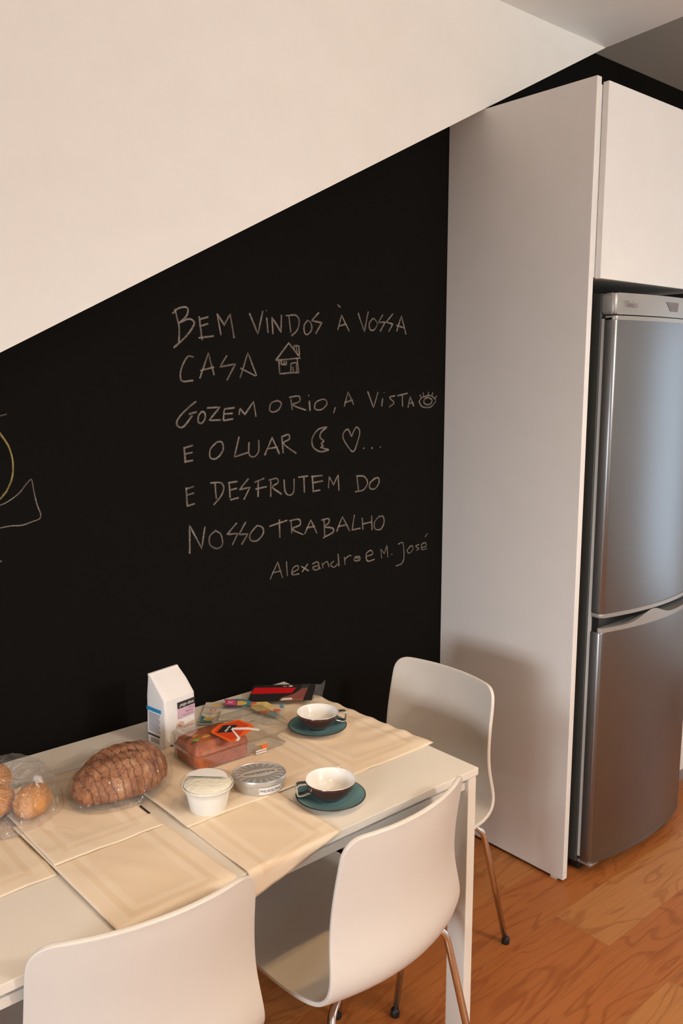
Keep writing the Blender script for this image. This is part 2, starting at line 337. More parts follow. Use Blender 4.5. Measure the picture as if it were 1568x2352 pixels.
CHALK_TEXT = "-291,1815 -285,1794 -279,1769 -282,1728|-298,1803 -281,1816 -259,1821 -251,1814 -257,1797 -279,1780|-279,1780 -249,1791 -233,1784 -239,1768 -267,1739 -298,1714|-217,1800 -210,1738|-216,1792 -188,1799|-217,1773 -189,1781|-221,1743 -172,1749|-160,1809 -149,1752|!-160,1809 -138,1779 -118,1810 -106,1746|!-54,1816 -25,1758 -6,1825|6,1806 10,1763|5,1827 6,1824|!27,1760 24,1808 57,1766 59,1816|85,1814 93,1767|74,1814 110,1817 124,1801 116,1775 95,1757|157,1805 143,1789 145,1766 158,1764 171,1780 167,1798 157,1803|!199,1829 171,1804 210,1799 185,1766|273,1855 284,1848|!273,1779 289,1826 320,1777|278,1791 307,1800|!357,1835 384,1778 400,1841|419,1821 404,1804 408,1786 425,1787 439,1804 429,1818 419,1821|!464,1834 443,1808 474,1811 452,1781|!509,1840 478,1811 508,1808 490,1782|!526,1783 546,1835 569,1776|524,1803 563,1796|-237,1691 -255,1693 -272,1671 -280,1646 -274,1627 -241,1629|!-220,1634 -191,1703 -175,1643|-218,1655 -174,1665|!-131,1697 -155,1665 -104,1674 -133,1629|!-89,1636 -61,1705 -32,1641|-88,1663 -36,1641|!36,1686 84,1736 127,1693 36,1686|!104,1718 104,1729 122,1729 123,1701|112,1726 114,1711|!48,1686 50,1648 120,1651 115,1692|56,1686 57,1673|68,1684 66,1672|59,1674 75,1674|76,1684 74,1672|!91,1652 92,1677 112,1680 113,1652|98,1667 101,1654|-233,1574 -266,1551 -294,1523 -292,1508 -275,1507 -247,1535|-258,1539 -233,1544|-216,1545 -227,1533 -228,1516 -217,1513 -207,1525 -207,1540 -216,1545|!-200,1554 -158,1556 -194,1520 -157,1520|-144,1548 -148,1518|-144,1550 -109,1553|-145,1536 -116,1537|-148,1518 -115,1522|!-95,1533 -91,1551 -75,1533 -44,1569 -37,1525|41,1570 19,1564 12,1546 22,1538 44,1543 54,1561 41,1570|90,1573 95,1541|84,1578 121,1581 122,1565 97,1556 146,1540|160,1567 162,1537|157,1584 159,1580|210,1571 185,1561 182,1542 206,1539 228,1554 224,1568 210,1571|263,1545 256,1527|!300,1547 315,1592 339,1551|302,1559 337,1566|!398,1593 425,1539 444,1590|464,1569 461,1543|470,1589 471,1586|521,1577 495,1571 517,1554 495,1540|531,1577 580,1585|554,1580 556,1539|!581,1536 591,1573 609,1540|583,1550 609,1552|634,1555 651,1569 690,1575 717,1559|634,1555 652,1538 691,1535 719,1556|677,1569 661,1563 659,1551 678,1543 695,1549 696,1561 677,1569|644,1568 638,1578|656,1572 654,1586|677,1575 680,1588|695,1573 702,1585|710,1565 722,1574|-275,1451 -272,1412|-275,1448 -247,1454|-274,1431 -249,1435|-276,1410 -248,1413|-170,1460 -192,1441 -194,1417 -174,1413 -152,1434 -153,1457 -170,1460|!-97,1471 -113,1414 -66,1424|-62,1454 -63,1419 -47,1410 -30,1425 -28,1459|!-8,1413 19,1463 45,1413|0,1431 39,1434|56,1459 59,1414|53,1462 79,1469 82,1455 62,1442 109,1411|229,1485 195,1480 171,1454 174,1426 202,1411 236,1415|229,1485 206,1471 201,1455 215,1443 206,1436 213,1427 203,1424 236,1415|330,1452 315,1475 296,1464 300,1439 337,1403 360,1445 364,1470 348,1479 330,1452|381,1412 385,1409|416,1411 421,1409|453,1411 458,1409"
CHALK_TEXT2 = "-273,1341 -271,1290|-275,1336 -248,1341|-272,1319 -248,1323|-272,1289 -246,1293|-180,1345 -177,1300|-196,1347 -161,1344 -151,1328 -162,1306 -186,1283|-133,1342 -131,1298|-137,1342 -104,1343|-131,1321 -107,1324|-131,1293 -102,1296|!-67,1349 -99,1319 -62,1323 -84,1289|-33,1341 -34,1292|-47,1336 -11,1345|-43,1316 -2,1320|12,1335 11,1288|5,1338 34,1341 39,1328 18,1316 51,1292|61,1336 64,1301 80,1287 97,1296 99,1335|114,1338 154,1339|137,1337 139,1289|170,1336 173,1292|166,1336 210,1337|170,1317 212,1320|169,1290 201,1292|!234,1295 237,1331 255,1304 274,1334 277,1283|353,1325 360,1275|350,1324 384,1320 399,1298 380,1276 345,1274|435,1310 411,1297 410,1280 431,1275 451,1294 447,1311 423,1308|!-268,1155 -265,1234 -228,1164 -217,1226|-180,1211 -201,1196 -201,1171 -178,1158 -160,1168 -165,1197 -185,1211|!-110,1224 -144,1194 -108,1193 -127,1161|!-78,1223 -104,1189 -73,1188 -95,1158|-39,1208 -65,1185 -62,1166 -40,1163 -18,1182 -20,1200 -39,1208|4,1200 72,1211|42,1217 43,1161|86,1210 89,1169|79,1208 116,1209 120,1192 92,1182 133,1159|!138,1160 162,1202 187,1157|144,1179 179,1180|215,1198 218,1144|204,1197 233,1199 235,1185 218,1174 251,1166 250,1152 211,1140|!267,1153 292,1198 322,1149|273,1169 311,1170|!343,1199 334,1150 369,1152|376,1186 380,1145|376,1165 420,1167|418,1188 421,1140|456,1184 432,1165 434,1143 460,1138 475,1158 470,1180 452,1180"
CHALK_SIGN = "!5,1038 34,1088 52,1036|13,1057 45,1059|67,1085 70,1039|87,1047 111,1055 108,1066 91,1061 88,1041 115,1039|123,1062 153,1043|150,1066 127,1043|167,1063 189,1066 194,1045 178,1041 169,1052 191,1054|192,1051 200,1041|207,1060 210,1042|211,1054 227,1062 236,1042|255,1059 242,1049 255,1039 272,1048|273,1080 277,1039|300,1067 303,1040|302,1058 319,1068 330,1065|343,1061 365,1058 365,1046 343,1048 346,1057 363,1052|395,1054 424,1059 416,1072 395,1063 401,1038 433,1040|!465,1038 461,1072 477,1052 489,1080 494,1037|511,1046 514,1044|542,1076 565,1077 570,1026 558,1006 532,1002|600,1060 585,1049 596,1038 613,1048 609,1062 594,1059|644,1063 626,1059 644,1047 629,1043|657,1049 680,1052 675,1065 657,1061 659,1042 684,1042|685,1096 674,1085"
CHALK_RING = "-772,1517 -762,1508 -753,1494 -745,1478 -738,1453 -737,1432 -742,1401 -753,1377 -764,1364 -772,1356 -786,1350"
CHALK_OUTLINE = "-788,1338 -773,1341 -755,1347 -728,1364 -709,1384 -698,1395 -694,1394 -691,1368 -685,1335 -678,1312 -678,1305 -682,1298 -700,1293 -723,1288 -750,1289 -776,1287 -791,1287|-770,1549 -759,1550 -744,1553|-791,1206 -781,1207 -777,1209"

# ------------------------------------------------------------------ the setting
struct(obj('floor', bx((-3.0, -4.2, -0.05), (3.2, 0.0, 0.0)), M['floor']))
wall_back = struct(obj('wall_back', bx((-3.0, 0.0, -0.05), (3.2, 0.1, 3.0)), M['blackboard']))
# white boxed-in roof slope standing proud of the blackboard, cut diagonally along its lower edge
SL = (2.811 - 1.690) / (1.421 + 0.803)
def zdiag(x): return 1.690 + SL * (x + 0.803)
bm = nb(); pr = [(-3.0, max(0.3, zdiag(-3.0))), (1.421, 2.811), (-3.0, 2.811)]
a = [bm.verts.new((x, -0.15, z)) for x, z in pr]; b = [bm.verts.new((x, 0.0, z)) for x, z in pr]
bm.faces.new(a); bm.faces.new(b[::-1])
for i in range(3): bm.faces.new((a[i], b[i], b[(i + 1) % 3], a[(i + 1) % 3]))
struct(obj('wall_slope', bm, M['wall_white']))
bm = nb(); prism(bm, [(-3.0, -4.2), (1.31, -4.2), (1.31, -0.90), (1.421, -0.15), (1.421, -0.148), (-3.0, -0.148)], 2.811, 2.87)
struct(obj('ceiling', bm, M['ceiling_white']))
struct(obj('ceiling_recess', bx((-3.0, -4.2, 2.87), (3.2, 0.0, 2.92)), M['ceiling_darker']))
bm = nb()   # right wall with a balcony door opening y -2.6..-1.2, z 0.3..2.1
for lo, hi in (((3.2, -4.2, -0.05), (3.3, -2.6, 3.0)), ((3.2, -1.2, -0.05), (3.3, 0.1, 3.0)),
               ((3.2, -2.6, -0.05), (3.3, -1.2, 0.3)), ((3.2, -2.6, 2.1), (3.3, -1.2, 3.0))): box(bm, lo, hi)
struct(obj('wall_right', bm, M['room_wall']))
bm = nb(); box(bm, (3.23, -2.6, 0.3), (3.29, -2.54, 2.1)); box(bm, (3.23, -1.26, 0.3), (3.29, -1.2, 2.1)); box(bm, (3.23, -2.54, 0.3), (3.29, -1.26, 0.36)); box(bm, (3.23, -2.54, 2.04), (3.29, -1.26, 2.1))
struct(obj('window_2', bm, M['laminate']))
struct(obj('wall_front', bx((-3.1, -4.3, -0.05), (3.3, -4.2, 3.0)), M['room_wall']))
bm = nb()   # left wall with the window opening y -3.0..-1.3, z 0.8..1.7
for lo, hi in (((-3.1, -4.2, -0.05), (-3.0, -3.0, 3.0)), ((-3.1, -1.3, -0.05), (-3.0, 0.1, 3.0)),
               ((-3.1, -3.0, -0.05), (-3.0, -1.3, 0.8)), ((-3.1, -3.0, 1.7), (-3.0, -1.3, 3.0))): box(bm, lo, hi)
struct(obj('wall_left', bm, M['room_wall']))
win = struct(obj('window_1', bx((-3.09, -3.0, 0.8), (-3.03, -2.95, 1.7)), M['laminate']))
bm = nb(); box(bm, (-3.09, -1.35, 0.8), (-3.03, -1.3, 1.7)); box(bm, (-3.09, -2.95, 0.8), (-3.03, -1.35, 0.85)); box(bm, (-3.09, -2.95, 1.65), (-3.03, -1.35, 1.7)); box(bm, (-3.08, -2.28, 0.85), (-3.04, -2.23, 1.65))
obj('window_frame', bm, M['laminate'], win)

# chalk on the blackboard wall
def chalk(name, data, m, width):
    bm = nb(); n = 0
    for st in data.split('|'):
        sharp = st.startswith('!')
        pts = [Vector((int(a.split(',')[0]) / 1000, 0, int(a.split(',')[1]) / 1000)) for a in st.lstrip('! ').split()]
        if not sharp: pts = catmull(pts, 5)
        else:
            q = []
            for a, b in zip(pts, pts[1:]):
                for k in range(5): q.append(a.lerp(b, k / 5))
            pts = q + [pts[-1]]
        y = -0.0006 - 0.00001 * (n % 12); n += 1
        prev = None
        for i, p in enumerate(pts):
            t = (pts[min(i + 1, len(pts) - 1)] - pts[max(i - 1, 0)]).normalized(); s = Vector((-t.z, 0, t.x))
            wd = width * (0.85 + 0.3 * noise.noise(p * 40)) * 0.5
            j = Vector((noise.noise(p * 25), 0, noise.noise(p * 25 + Vector((9, 0, 0))))) * 0.0012
            a = bm.verts.new(p + j + s * wd + Vector((0, y, 0))); b = bm.verts.new(p + j - s * wd + Vector((0, y, 0)))
            if prev: bm.faces.new((prev[0], a, b, prev[1]))
            prev = (a, b)
    me = bpy.data.meshes.new(name); bm.to_mesh(me); bm.free(); return link(name, me, m, wall_back)
chalk('chalk_message', CHALK_TEXT + '|' + CHALK_TEXT2, M['chalk'], 0.0058)
chalk('chalk_signature', CHALK_SIGN, M['chalk'], 0.0048)
chalk('chalk_ring', CHALK_RING, M['chalk_yellow'], 0.0050)
chalk('chalk_outline', CHALK_OUTLINE, M['chalk'], 0.0034)

# ------------------------------------------------------------------ fridge housing cabinet
cab = thing('fridge_cabinet', 'tall white cabinet housing the fridge, side panel against the blackboard wall', 'cabinet', (0.76, -0.56, 0))
def L_(o, x, y, z=0): return (x - o.location.x, y - o.location.y, z - o.location.z)
def rb(o, lo, hi, bev=0, seg=2): return bx(L_(o, *lo), L_(o, *hi), bev, seg)
obj('side_panel', rb(cab, (0.760, -0.558, 0.010), (0.783, -0.002, 2.477), 0.0012), M['laminate'], cab)
for yy in (-0.52, -0.08): obj('panel_foot', rb(cab, (0.763, yy - 0.012, 0.0), (0.780, yy + 0.012, 0.0105)), M['laminate'], cab)
obj('cupboard_box', rb(cab, (0.7835, -0.556, 1.926), (1.46, -0.002, 2.458)), M['laminate'], cab)
obj('cupboard_door', rb(cab, (0.790, -0.578, 1.922), (1.458, -0.5575, 2.465), 0.002), M['laminate'], cab)

# base unit to the right of the fridge
ku = thing('kitchen_unit', 'white base unit with grey plinth to the right of the fridge', 'cabinet', (1.85, -0.25, 0))
obj('plinth', rb(ku, (1.50, -0.45, 0.0), (2.2, -0.43, 0.10)), M['silver_plastic'], ku)
obj('carcass', rb(ku, (1.50, -0.49, 0.10), (2.2, -0.003, 0.86)), M['laminate'], ku)
obj('door', rb(ku, (1.503, -0.51, 0.105), (2.197, -0.4905, 0.855), 0.002), M['laminate'], ku)
obj('worktop', rb(ku, (1.50, -0.52, 0.8605), (2.2, -0.003, 0.90), 0.003), M['grey_plastic'], ku)

# ------------------------------------------------------------------ fridge
fr = thing('fridge_freezer', 'stainless steel fridge freezer with two bowed doors inside the white cabinet', 'fridge', (1.1435, -0.3, 0))
FX0, FX1 = 0.850, 1.437
def plan(y_back, y_edge, bulge, x0=FX0, x1=FX1, r=0.014, n=28):
    pts = [(x0, y_back), (x0, y_edge + r)]
    for k in range(1, 5):
        t = k / 5 * math.pi / 2; pts.append((x0 + r - r * math.cos(t), y_edge + r - r * math.sin(t)))
    for k in range(n + 1):
        u = k / n; x = x0 + r + (x1 - x0 - 2 * r) * u; pts.append((x, y_edge - bulge * (1 - (2 * u - 1) ** 2)))
    for k in range(1, 5):
        t = k / 5 * math.pi / 2; pts.append((x1 - r + r * math.sin(t), y_edge + r - r * math.cos(t)))
    pts += [(x1, y_edge + r), (x1, y_back)]
    return [(x - 1.1435, y + 0.3) for x, y in pts]
obj('body', rb(fr, (FX0, -0.548, 0.035), (FX1, -0.04, 1.885), 0.004), M['grey_plastic'], fr)
obj('door_gasket', rb(fr, (FX0 + 0.002, -0.5595, 0.06), (FX1 - 0.002, -0.5485, 1.81)), M['gasket'], fr)
def softprism(name, z0, z1, args, m, bev=0.004):
    bm = nb(); prism(bm, plan(*args), z0, z1)
    ed = [e for e in bm.edges if abs(e.verts[0].co.z - e.verts[1].co.z) < 1e-6 and len(e.link_faces) == 2]
    if bev: bmesh.ops.bevel(bm, geom=ed, offset=bev, segments=2, affect='EDGES', profile=0.5)
    o = obj(name, bm, m, fr, True)
    return o
def autosmooth(o, ang=35):
    me = o.data
    me.shade_smooth()
    me.set_sharp_from_angle(angle=math.radians(ang))
ud = softprism('upper_door', 0.8985, 1.815, (-0.560, -0.598, 0.034), M['steel'])
ld = softprism('lower_door', 0.050, 0.838, (-0.560, -0.598, 0.034), M['steel'])
cp = softprism('control_panel', 1.822, 1.885, (-0.549, -0.594, 0.030), M['silver_plastic'], 0.010)
for o in (ud, ld, cp): autosmooth(o)
for dz, o in ((1.8145, ud), (0.0505, ld)):
    t = softprism('edge_trim', dz - (0.009 if dz > 1 else 0.003), dz + (0.0035 if dz > 1 else 0.002), (-0.562, -0.5995, 0.034), M['silver_plastic'] if dz > 1 else M['steel'], 0.001); t.parent = o; autosmooth(t)
# handle lips between the doors
t = softprism('handle_lip', 0.886, 0.8984, (-0.562, -0.600, 0.036), M['silver_plastic'], 0.002); t.parent = ud; autosmooth(t)
bm = nb()
def ztop(x):
    u = (x + 0.2935) / 0.587
    return 0.853 + 0.031 * math.exp(-((u - 0.42) / 0.12) ** 2) + 0.0 * u
prism(bm, plan(-0.585, -0.600, 0.036), 0.8382, ztop); t = obj('handle_lip', bm, M['silver_plastic'], ld, True); autosmooth(t)
obj('handle_recess', rb(fr, (FX0 + 0.006, -0.585, 0.8383), (FX1 - 0.006, -0.56, 0.8858)), M['black_plastic'], fr)
for x in (FX0 + 0.02, FX1 - 0.05): obj('foot', rb(fr, (x, -0.545, 0.0), (x + 0.03, -0.50, 0.0349), 0.004), M['black_plastic'], fr)
obj('hinge', rb(fr, (FX0 + 0.002, -0.600, 0.038), (FX0 + 0.05, -0.549, 0.0495), 0.003), M['silver_plastic'], fr)
RX = Matrix.Rotation(math.pi / 2, 4, 'X')
text_mesh('brand_lettering', 'Teka', 0.026, M['grey_print'], cp, Matrix.Translation(L_(fr, 0.912, -0.6108, 1.852)) @ Matrix.Rotation(-0.19, 4, 'Z') @ RX)
dp = nb()
bb = [(1.09, 1.868), (1.165, 1.868), (1.16, 1.84), (1.115, 1.84)]
a = [dp.verts.new(L_(fr, x, -0.6245 - 0.0002, z)) for x, z in bb]; b = [dp.verts.new(L_(fr, x, -0.6205, z)) for x, z in bb]
dp.faces.new(a); dp.faces.new(b[::-1])
for i in range(4): dp.faces.new((a[i], b[i], b[(i + 1) % 4], a[(i + 1) % 4]))
obj('display', dp, M['grey_print'], cp)

# ------------------------------------------------------------------ table
TE, TN = -0.0706, -0.8206
tb = thing('dining_table', 'long white dining table set lengthways along the blackboard wall', 'table', (-0.70, -0.4456, 0))
obj('tabletop', rb(tb, (-1.45, TN, 0.722), (0.0, TE, 0.740), 0.0012), M['table_white'], tb)
for (x0, x1) in ((-0.031, -0.004), (-1.446, -1.419)):
    for (y0, y1) in ((TN + 0.003, TN + 0.060), (TE - 0.060, TE - 0.003)):
        obj('leg', rb(tb, (x0, y0, 0.0), (x1, y1, 0.7195), 0.0015), M['table_white'], tb)
    obj('end_rail', rb(tb, (x0, TN + 0.0605, 0.675), (x1, TE - 0.0605, 0.7195), 0.001), M['table_white'], tb)
for y in (TN + 0.012, TE - 0.034):
    obj('long_rail', rb(tb, (-1.4185, y, 0.690), (-0.0315, y + 0.022, 0.7085), 0.001), M['table_white'], tb)
    obj('rail_spacer', rb(tb, (-1.41, y + 0.006, 0.7087), (-0.04, y + 0.014, 0.7219)), M['ink_grey'], tb)

# ------------------------------------------------------------------ chairs
ROWS = [(0, .790, -.045, 0), (.0015, .784, -.045, 0), (.003, .772, -.045, 0), (.005, .755, -.046, 0), (.010, .725, -.047, 0), (.017, .69, -.050, 0), (.023, .65, -.052, 0), (.0265, .61, -.054, 0), (.026, .575, -.055, 0),
        (.021, .54, -.055, -.002), (.0165, .51, -.054, -.005), (.016, .485, -.052, -.009), (.022, .462, -.048, -.014), (.036, .445, -.040, -.018), (.058, .434, -.030, -.020),
        (.09, .427, -.017, -.019), (.13, .423, -.007, -.017), (.18, .424, 0, -.015), (.24, .432, 0, -.013), (.31, .443, 0, -.010), (.37, .453, 0, -.007), (.405, .455, 0, -.004), (.427, .452, 0, -.002), (.440, .444, 0, 0)]
WID = [.157, .176, .1875, .1935, .195, .196, .198, .200, .203, .207, .2105, .2135, .2155, .216, .216, .215, .213, .211, .208, .203, .197, .189, .178, .160]
def shell_bm():
    bm = nb(); N = 16; grid = []
    for (f, z, sf, sz), wd in zip(ROWS, WID):
        row = []
        for k in range(N + 1):
            u = 2 * k / N - 1; x = wd * u
            q = 1 - min(1, abs(x) / 0.216) ** 2.1; q0 = 1 - min(1, wd / 0.216) ** 2.1
            if wd > 0.19: q = 1 - abs(u) ** 2.1
            else: q = 1 - min(1, abs(x) / 0.196) ** 2.1
            lift = 0.010 * max(0, min(1, (0.56 - z) / 0.10)) * (1 - max(0, min(1, (f - 0.20) / 0.15)))
            row.append(bm.verts.new((x, f + sf * q, z + lift + 0.009 * max(0, (z - 0.5) / 0.29) + sz * 0.30 * q)))
        grid.append(row)
    for a, b in zip(grid, grid[1:]):
        for k in range(N): bm.faces.new((a[k], a[k + 1], b[k + 1], b[k]))
    return bm
def make_chair(label):
    t = thing('dining_chair', label, 'chair', group='white shell chairs around the dining table')
    s = obj('seat_shell', shell_bm(), M['shell'], t, True)
    so = s.modifiers.new('thickness', 'SOLIDIFY'); so.thickness = 0.0105; so.offset = 0
    be = s.modifiers.new('rim', 'BEVEL'); be.width = 0.003; be.segments = 2; be.limit_method = 'ANGLE'; be.angle_limit = math.radians(50)
    su = s.modifiers.new('smooth', 'SUBSURF'); su.levels = 1; su.render_levels = 2
    for sx in (-1, 1):
        for rear in (True, False):
            if rear: A_, B_, F_ = (sx * .045, .110, .4060), (sx * .192, .036, .4060), (sx * .192, -.084, .006)
            else: A_, B_, F_ = (sx * .045, .205, .4060), (sx * .180, .285, .4060), (sx * .186, .362, .006)
            A_, B_, F_ = Vector(A_), Vector(B_), Vector(F_)
            q0, q1 = B_ + (A_ - B_).normalized() * .034, B_ + (F_ - B_).normalized() * .034
            pts = [A_] + [q0 * (1 - t) ** 2 + B_ * 2 * t * (1 - t) + q1 * t * t for t in [k / 8 for k in range(9)]] + [F_]
            lg = obj('leg', tube(nb(), pts, 0.0085, 14), M['chrome'], t, True)
            fx, fy, _ = pts[-1]
            obj('foot_cap', lathe(nb(), [(0, 0), (.0115, 0), (.012, .004), (.0115, .016), (.009, .020), (0, .020)], 16), M['black_plastic'], lg, True, (fx, fy, 0))
    obj('seat_bracket', bx((-.10, .10, .397), (.10, .235, .4128), 0.003), M['grey_plastic'], t)
    return t
c1 = make_chair('white shell chair at the end of the table, beside the tall cabinet panel')
c1.location = (0.300, -0.430, 0); c1.rotation_euler.z = math.radians(90)
c2 = tree_copy(c1); c2['label'] = 'white shell chair tucked under the table in front of the teal saucer, whole back showing'
c2.location = (-0.320, -0.904, 0); c2.rotation_euler.z = math.radians(7)
c3 = tree_copy(c1); c3['label'] = 'white shell chair cut off by the bottom edge, in front of the bagged loaf'
c3.location = (-0.873, -0.866, 0); c3.rotation_euler.z = math.radians(-7.6)

# ------------------------------------------------------------------ placemats
T0 = 0.740
def placemat(label, x0, x1, y0, y1, lev, seed, near=None, skew=0.0, amp=1.0):
    """y0 far edge, y1 near edge (may hang over the near table edge); near = (yl, yr) overrides y1 at the two ends"""
    w_, h_ = x1 - x0, y0 - y1
    m = cloth_mat('cream_cloth', w_, h_)
    bm = nb(); NX, NY = 36, 48; uvl = bm.loops.layers.uv.new('UVMap'); g = []; cx, cy = (x0 + x1) / 2, (y0 + y1) / 2
    for j in range(NY + 1):
        row = []
        for i in range(NX + 1):
            u, v = i / NX, j / NY
            ye = y1 if near is None else near[0] + (near[1] - near[0]) * u
            x = x0 + w_ * u + skew * (v - .5); y = y0 + (ye - y0) * v
            wr = noise.noise(Vector((x * 8 + seed, y * 8, seed))) * 0.0024 + noise.noise(Vector((x * 20 + y * 12, y * 7 - x * 6 + seed, 3.1))) * 0.0016
            wr = wr * amp + (amp > 1) * 0.0022 * math.sin(y * 95 + x * 20 + 3 * noise.noise(Vector((x * 6, y * 6, 2)))) * math.exp(-((min(u, 1.2 - u) ) / .9) ** 2) * u
            wr += 0.0008 * (math.exp(-((min(u, 1 - u) * w_ - .05) / .008) ** 2) + math.exp(-((min(v, 1 - v) * h_ - .05) / .008) ** 2))
            z = T0 + 0.0010 + lev * 0.0030 + max(-0.0003, wr + 0.0008)
            hang = TN - 0.0015 - y
            if hang > 0:
                r = 0.006; y = TN - 0.0025 - min(hang, 0.01) * 0.35 - 0.0015 * lev; z -= hang * 0.97
            if x > 0.001: z -= 0.0
            row.append(bm.verts.new((x - cx, y - cy, z - T0)))
        g.append(row)
    for j in range(NY):
        for i in range(NX):
            f = bm.faces.new((g[j][i], g[j + 1][i], g[j + 1][i + 1], g[j][i + 1]))
            for lp, (a, b) in zip(f.loops, ((i, j), (i, j + 1), (i + 1, j + 1), (i + 1, j))): lp[uvl].uv = (a / NX, b / NY)
    me = bpy.data.meshes.new('placemat'); bm.to_mesh(me); bm.free()
    for p in me.polygons: p.use_smooth = True
    o = link('placemat', me, m); o.location = (cx, cy, T0)
    so = o.modifiers.new('thickness', 'SOLIDIFY'); so.thickness = 0.0009; so.offset = 1
    return tag(o, label, 'placemat', 'cream cloth placemats on the table')
placemat('cream cloth placemat at the right end of the table under the far cup and saucer', -0.262, 0.006, -0.185, -0.662, 0, 1.3, skew=0.02, amp=1.6)
placemat('cream cloth placemat under the clear cake box, behind the silver tub', -0.655, -0.245, -0.262, -0.618, 1, 5.1)
placemat('cream cloth placemat under the white cream tub, drooping over the near table edge', -0.651, -0.428, -0.560, -0.872, 0, 9.7, near=(-0.880, -0.824))
pm = placemat('cream cloth placemat running from the bagged loaf to the near table edge', -0.915, -0.681, -0.385, -0.850, 1.2, 14.2, near=(-0.838, -0.846), skew=0.012)
placemat('cream cloth placemat under the bread rolls at the left edge of the picture', -1.25, -0.917, -0.215, -0.602, 0, 21.0)
pm = placemat('cream cloth placemat under the bagged loaf', -0.9135, -0.688, -0.230, -0.582, 1.9, 25.0)
obj('sewn_tag', bx((0.1085, -0.121, 0.0105), (0.1125, -0.080, 0.0115)), M['ink_black'], pm)

# ------------------------------------------------------------------ cups and saucers
SZ = T0 + 0.0035
def saucer(label, x, y, z):
    t = thing('saucer', label, 'saucer', (x, y, z), 0, 'teal saucers')
    obj('plate', lathe(nb(), [(0, .0015), (.030, .0015), (.034, 0), (.040, 0), (.043, .002), (.060, .0065), (.0745, .0118), (.0752, .0125), (.0745, .0131), (.058, .0085), (.040, .0048), (0, .0045)], 64), M['white_glaze'], t, True)
    obj('teal_face', lathe(nb(), [(0, .0049), (.024, .0049), (.026, .0058), (.028, .0052), (.040, .0053), (.058, .0090), (.0737, .01335)], 64), M['teal_glaze'], t, True)
    obj('rim_line', lathe(nb(), [(.0733, .0134), (.0745, .01345), (.0754, .0127), (.0755, .0122), (.0750, .0124)], 64), M['dark_line'], t, True)
    return t
def cup(label, x, y, z, rz):
    t = thing('cup', label, 'cup', (x, y, z), rz, 'brown cups')
    obj('body', lathe(nb(), [(0, .001), (.019, .001), (.0205, 0), (.0225, 0), (.0235, .002), (.033, .0072), (.043, .0165), (.0495, .027), (.0535, .0385), (.0542, .0425), (.0534, .0428)], 64), M['brown_glaze'], t, True)
    obj('lining', lathe(nb(), [(.0541, .0424), (.0540, .0432), (.0530, .0433), (.0515, .0385), (.047, .027), (.040, .0175), (.030, .010), (.018, .0065), (0, .006)], 64), M['white_glaze'], t, True)
    # flat strap handle
    bm = nb(); path = [(.0515, .0385), (.064, .0385), (.071, .0375), (.0735, .034), (.0735, .024), (.072, .016), (.068, .0135), (.058, .0145), (.046, .0185)]
    P = catmull([(a, 0, b) for a, b in path], 4); rings = []
    for i, p in enumerate(P):
        tt = (P[min(i + 1, len(P) - 1)] - P[max(i - 1, 0)]).normalized(); n_ = Vector((-tt.z, 0, tt.x)) * 0.0016
        rings.append([bm.verts.new(p + n_ + Vector((0, -.0085, 0))), bm.verts.new(p + n_ + Vector((0, .0085, 0))), bm.verts.new(p - n_ + Vector((0, .0085, 0))), bm.verts.new(p - n_ + Vector((0, -.0085, 0)))])
    for a, b in zip(rings, rings[1:]):
        for k in range(4): bm.faces.new((a[k], a[(k + 1) % 4], b[(k + 1) % 4], b[k]))
    bm.faces.new(rings[0]); bm.faces.new(rings[-1][::-1])
    o = obj('handle', bm, M['polished'], t, True); o.modifiers.new('b', 'BEVEL').width = 0.0008
    return t
saucer('teal saucer nearest the front chair, half off its placemat', -0.362, -0.716, T0 + 0.0042)
cup('brown cup with white inside on the front saucer, handle to the left', -0.364, -0.718, T0 + 0.0042 + 0.0053, math.radians(152))
saucer('teal saucer at the table end beside the empty half of the cake box', -0.150, -0.412, T0 + 0.0042)
cup('brown cup with white inside on the far saucer, handle to the right', -0.151, -0.414, T0 + 0.0042 + 0.0053, math.radians(-30))

# ------------------------------------------------------------------ paper flour pack
pk = thing('flour_pack', 'white paper flour pack with black and pink label, gable top, standing by the wall', 'pack', (-0.464, -0.222, T0 + 0.0003), math.radians(9))
HX, HY, HS, HT = 0.047, 0.036, 0.128, 0.180
bm = nb(); R_ = []
for z, fx, fy in ((0, 1, 1), (.004, 1.01, 1.02), (.04, 1.02, 1.05), (.09, 1.01, 1.05), (HS - .004, 1.0, 1.02)):
    ring = []
    for k in range(32):
        t = 2 * math.pi * (k + .5) / 32; c, s = math.cos(t), math.sin(t); e = 0.16
        x = HX * fx * math.copysign(abs(c) ** e, c); y = HY * fy * math.copysign(abs(s) ** e, s)
        ring.append(bm.verts.new((x, y, z)))
    R_.append(ring)
for a, b in zip(R_, R_[1:]):
    for k in range(32): bm.faces.new((a[k], a[(k + 1) % 32], b[(k + 1) % 32], b[k]))
bm.faces.new(R_[0][::-1])
top = []
for v in R_[-1]:
    x, y, z = v.co; top.append(bm.verts.new((max(-.0455, min(.0435, x * 0.97)), y * 0.05 + 0.025, HT)))
mid = []
for v in R_[-1]:
    x, y, z = v.co; side = abs(x) / HX
    mid.append(bm.verts.new((x * (0.985 if abs(y) > .02 else 0.90), (y * 0.54 + 0.012), HS + (HT - HS) * 0.5)))
for A_, B_ in ((R_[-1], mid), (mid, top)):
    for k in range(32): bm.faces.new((A_[k], A_[(k + 1) % 32], B_[(k + 1) % 32], B_[k]))
bm.faces.new(top)
for v in bm.verts: v.co += Vector((noise.noise(v.co * 30), noise.noise(v.co * 30 + Vector((5, 0, 0))), 0)) * 0.0012
o = obj('bag', bm, M['paper'], pk, True); autosmooth(o, 40)
